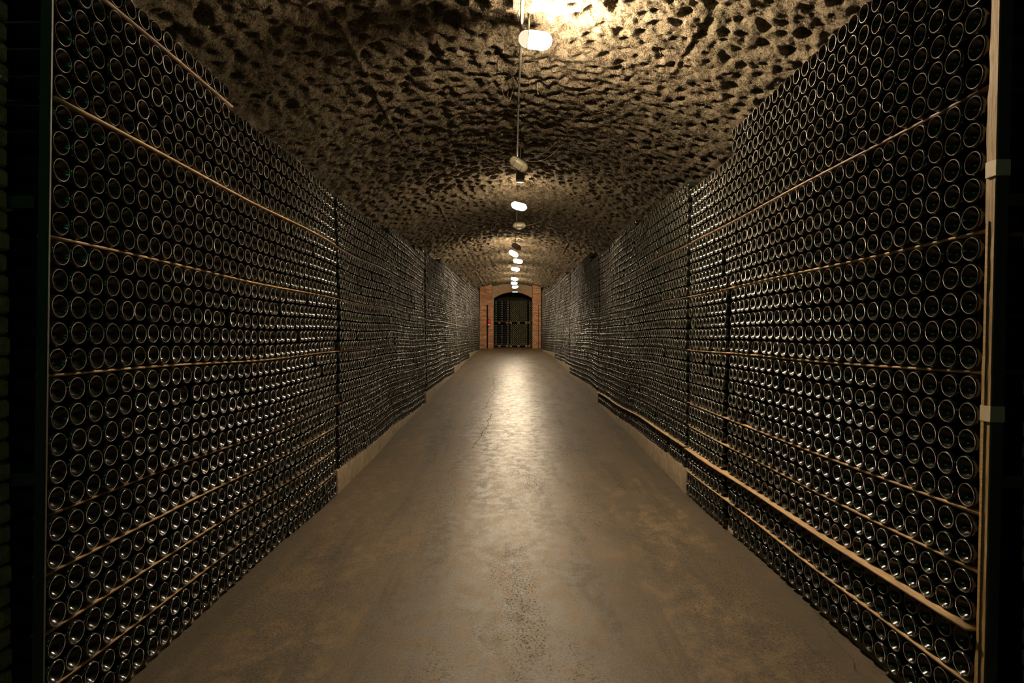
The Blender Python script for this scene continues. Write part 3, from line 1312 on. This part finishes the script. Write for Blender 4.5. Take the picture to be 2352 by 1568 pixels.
def bulkhead(loc, tilt, lit, label, stem_top, group, w=0.245, hgt=0.125):
    """local -z is the way the glass faces"""
    root = empty('bulkhead_lamp', loc, tilt)
    out = stadium(w, hgt)

    def ring(sc, z, sx=None):
        return [((x * (sx or sc)), y * sc, z) for x, y in out]
    mb = MB()
    loft(mb, [ring(0.55, 0.030), ring(0.72, 0.026), ring(0.84, 0.012), ring(0.93, 0.004), ring(0.93, -0.006), ring(0.90, -0.008)])
    mb.build('housing', M_HOUSING, root)
    mb = MB()
    loft(mb, [ring(0.92, -0.0085), ring(1.0, -0.020), ring(0.985, -0.040), ring(0.92, -0.058), ring(0.76, -0.072), ring(0.45, -0.078)])
    g = mb.build('glass_cover', (M_LITNEAR if loc[1] < 6 else M_LIT) if lit else M_DEADGLASS, root)
    if lit:
        g['label'] = 'glowing warm white glass cover'
    mb = MB()
    o2 = stadium(w * 1.05, hgt * 1.05)
    loop = [(x, y, -0.030) for x, y in o2]
    mb.tube(loop + [loop[0]], 0.0022, 6, caps=False)
    for xx in (-w * 0.22, w * 0.22):
        pts = []
        for k in range(11):
            t = -1 + 2 * k / 10
            pts.append((xx, t * hgt * 0.56, -0.006 - 0.082 * math.sqrt(max(0, 1 - t * t)) ** 0.7))
        mb.tube(pts, 0.0022, 6)
    mb.build('wire_guard', M_PIPE, root)
    # stem to the ceiling, kept vertical in the world
    Mi = root.matrix_basis.inverted() if False else (Matrix.Translation(loc) @ Euler(tilt).to_matrix().to_4x4()).inverted()
    p0 = (Matrix.Translation(loc) @ Euler(tilt).to_matrix().to_4x4()) @ Vector((-0.05, 0, 0.025))
    p1 = Vector((p0.x + 0.004, p0.y + 0.01, stem_top))
    mb = MB()
    mb.tube([Mi @ p0, Mi @ ((p0 + p1) / 2 + Vector((0.004, 0, 0))), Mi @ p1], 0.008, 8)
    mb.build('stem', M_PIPE, root)
    tag(root, label, 'lamp', group)
    return root


D = math.radians
CR = CAM_Z + 2.42
grp_l, grp_d = 'lit bulkhead lamps along the vault crown', 'unlit bulkhead lamps along the vault crown'
#          px    Y      height    tilt xyz      lit   label
lamps = [
    (1228, 4.58, 2.235, (D(-45), D(5), D(4)), True, 'nearest glowing oval bulkhead lamp hanging from the vault crown'),
    (1193, 9.75, 2.11, (D(-24), D(14), D(2)), True, 'second glowing oval bulkhead lamp, beyond the tilted unlit one'),
    (1181, 15.3, 2.10, (D(-30), D(32), 0), True, 'tilted glowing bulkhead lamp, upper of the close pair midway'),
    (1190, 16.2, 2.03, (D(-20), D(10), 0), True, 'level glowing bulkhead lamp, lower of the close pair midway'),
    (1184, 18.3, 2.05, (D(-20), D(8), 0), True, 'glowing bulkhead lamp just beyond the close pair midway'),
    (1182, 21.2, 2.03, (D(-20), D(6), 0), True, 'glowing bulkhead lamp, uppermost of the last three before the doorway'),
    (1181, 23.4, 2.075, (D(-20), D(4), 0), True, 'glowing bulkhead lamp, next to last before the doorway'),
    (1183, 25.6, 2.11, (D(-20), D(-4), 0), True, 'last glowing bulkhead lamp, just before the arched doorway'),
    (1193, 7.35, 2.09, (D(-40), D(33), D(8)), False, 'unlit oval bulkhead lamp tilted steeply, nearest of the dark lamps'),
    (1193, 11.3, 2.08, (D(-22), D(0), 0), False, 'unlit bulkhead lamp hanging level behind the second glowing lamp'),
    (1187, 14.3, 2.12, (D(-30), D(30), 0), False, 'unlit bulkhead lamp tilted just before the midway glowing pair'),
]
for px, Y, hh, tilt, lit, lab in lamps:
    x = (px - 1176) / F_PX * Y
    bulkhead((x, Y, CAM_Z + hh), tilt, lit, lab, CR + 0.03, grp_l if lit else grp_d)

# junction boxes under the crown
for x, Y, hh, rr_, lab in ((0.105, 7.75, 1.97, 0.055, 'round junction box hanging under the tilted unlit lamp'),):
    root = empty('junction_box', (x, Y, CAM_Z + hh))
    mb = MB()
    mb.lathe([(0, 0), (rr_ * 0.96, 0), (rr_, 0.006), (rr_, 0.085), (rr_ * 0.8, 0.12), (0, 0.12)], 24)
    mb.build('box_body', M_HOUSING, root)
    mb = MB()
    mb.lathe([(0, -0.002), (rr_ * 1.03, -0.002), (rr_ * 1.03, 0.012)], 24)
    mb.build('lid', M_WHITE, root)
    mb = MB()
    mb.tube([(0, 0, 0.085), (0.005, 0.01, 0.46)], 0.008)
    mb.build('stem', M_PIPE, root)
    tag(root, lab, 'junction box')

# conduit along the crown
mb = MB()
pts = []
for k in range(60):
    y = 3.2 + k * 0.08
    pts.append((0.068 + 0.003 * math.sin(y * 1.7), y, CR - 0.075 + 0.006 * math.sin(y * 2.3)))
mb.tube(pts, 0.0115, 12)
root = empty('conduit_pipe', (0.068, 3.2, CR - 0.075))
o = mb.build('pipe_run', M_PIPE, root)
o.matrix_parent_inverse = Matrix.Translation(root.location).inverted()
for y in (3.35, 4.05, 5.1, 5.6, 6.2, 7.0):
    mb = MB()
    mb.tube([(0.068, y - 0.012, CR - 0.075), (0.068, y + 0.012, CR - 0.075)], 0.0155, 12)
    mb.box((0.062, y - 0.01, CR - 0.065), (0.074, y + 0.01, CR + 0.02))
    o = mb.build('pipe_clip', M_STEEL, root)
    o.matrix_parent_inverse = Matrix.Translation(root.location).inverted()
tag(root, 'grey conduit pipe running along the vault crown behind the nearest lamp', 'pipe')

# cobweb strands
mb = MB()
r = random.Random(12)


def strand(a, b_, sag, rad, n=10, wob=0.004):
    a, b_ = Vector(a), Vector(b_)
    pts = []
    for k in range(n + 1):
        t = k / n
        p = a.lerp(b_, t) + Vector((0, 0, -sag * 4 * t * (1 - t)))
        p += Vector((r.uniform(-wob, wob), r.uniform(-wob, wob), r.uniform(-wob, wob)))
        pts.append(p)
    mb.tube(pts, rad, 4, caps=False)


strand((-0.10, 5.9, CR - 0.005), (0.02, 5.9, CR - 0.01), 0.14, 0.0016)
strand((0.15, 7.3, CAM_Z + 2.12), (0.62, 7.5, CR - 0.05), 0.10, 0.003)
strand((0.16, 7.32, CAM_Z + 2.12), (0.55, 7.45, CR - 0.04), 0.05, 0.0016)
for k in range(9):
    strand((0.07 + r.uniform(-.03, .02), 7.6 + r.uniform(-.1, .1), CAM_Z + 1.99 + 0.02 * k), (-0.42 + r.uniform(-.1, .1), 7.8 + r.uniform(-.1, .2), CR - 0.13 + 0.012 * k), r.uniform(-0.01, 0.05), 0.0011)
strand((0.17, 11.3, CAM_Z + 2.06), (0.75, 11.5, CR - 0.1), 0.07, 0.0028)
strand((-0.30, 11.3, CAM_Z + 2.16), (-0.30, 11.3, CAM_Z + 2.02), 0, 0.003)
strand((0.82, 8.2, CR - 0.05), (0.82, 8.2, CAM_Z + 1.95), 0, 0.003)
strand((0.19, 9.75, CR - 0.05), (0.19, 9.75, CAM_Z + 2.16), 0, 0.0022)
for k in range(70):
    y = r.uniform(4.0, 16)
    x = r.uniform(-1.5, 1.5)
    zt = vault_z(x) + 0.01
    if r.random() < 0.5:
        strand((x, y, zt), (x + r.uniform(-.01, .01), y, zt - r.uniform(0.05, 0.18)), 0, r.uniform(0.0008, 0.0018), 5, 0.003)
    else:
        x2 = x + r.uniform(-0.45, 0.45)
        y2 = y + r.uniform(-0.25, 0.25)
        strand((x, y, zt), (x2, y2, vault_z(x2) + 0.01), r.uniform(0.01, 0.07), r.uniform(0.0007, 0.0013), 9, 0.006)
o = mb.build('cobweb', M_WEB)
tag(o, 'dusty cobweb strands hanging from the rough vault around the lamps', 'cobwebs', kind='stuff')

# emergency sign light over the tunnel mouth, behind and above the photographer
root = empty('escape_sign', (-1.05, 0.75, CAM_Z + 1.62))
mb = MB()
mb.box((-0.20, -0.03, 0.0), (0.20, 0.03, 0.11), bevel=0.004)
mb.build('housing', M_HOUSING, root)
mb = MB()
mb.box((-0.19, -0.025, -0.004), (0.19, 0.025, -0.0005))
mb.build('lit_panel', emit_mat('green_panel', (0.08, 1.0, 0.35), 26.0), root)
mb = MB()
mb.tube([(0, 0, 0.11), (0, 0, 0.72)], 0.006)
mb.build('hanger_rod', M_STEEL, root)
tag(root, 'green emergency light hanging over the tunnel mouth', 'emergency light')

# cyan escape sign on the wall behind the photographer
root = empty('exit_sign', (0.15, -2.3, CAM_Z + 1.25))
mb = MB()
mb.box((-0.24, -0.04, -0.09), (0.24, 0.0, 0.09), bevel=0.004)
mb.build('housing', M_HOUSING, root)
mb = MB()
mb.box((-0.19, 0.0005, -0.02), (0.19, 0.006, 0.02))
mb.build('lit_face', emit_mat('cyan_panel', (0.12, 0.95, 0.90), 45.0), root)
mb = MB()
mb.tube([(0, -0.02, 0.09), (0, -0.02, 1.1)], 0.008)
mb.build('hanger_rod', M_STEEL, root)
tag(root, 'cyan lit emergency sign hanging behind the tunnel mouth', 'emergency sign')
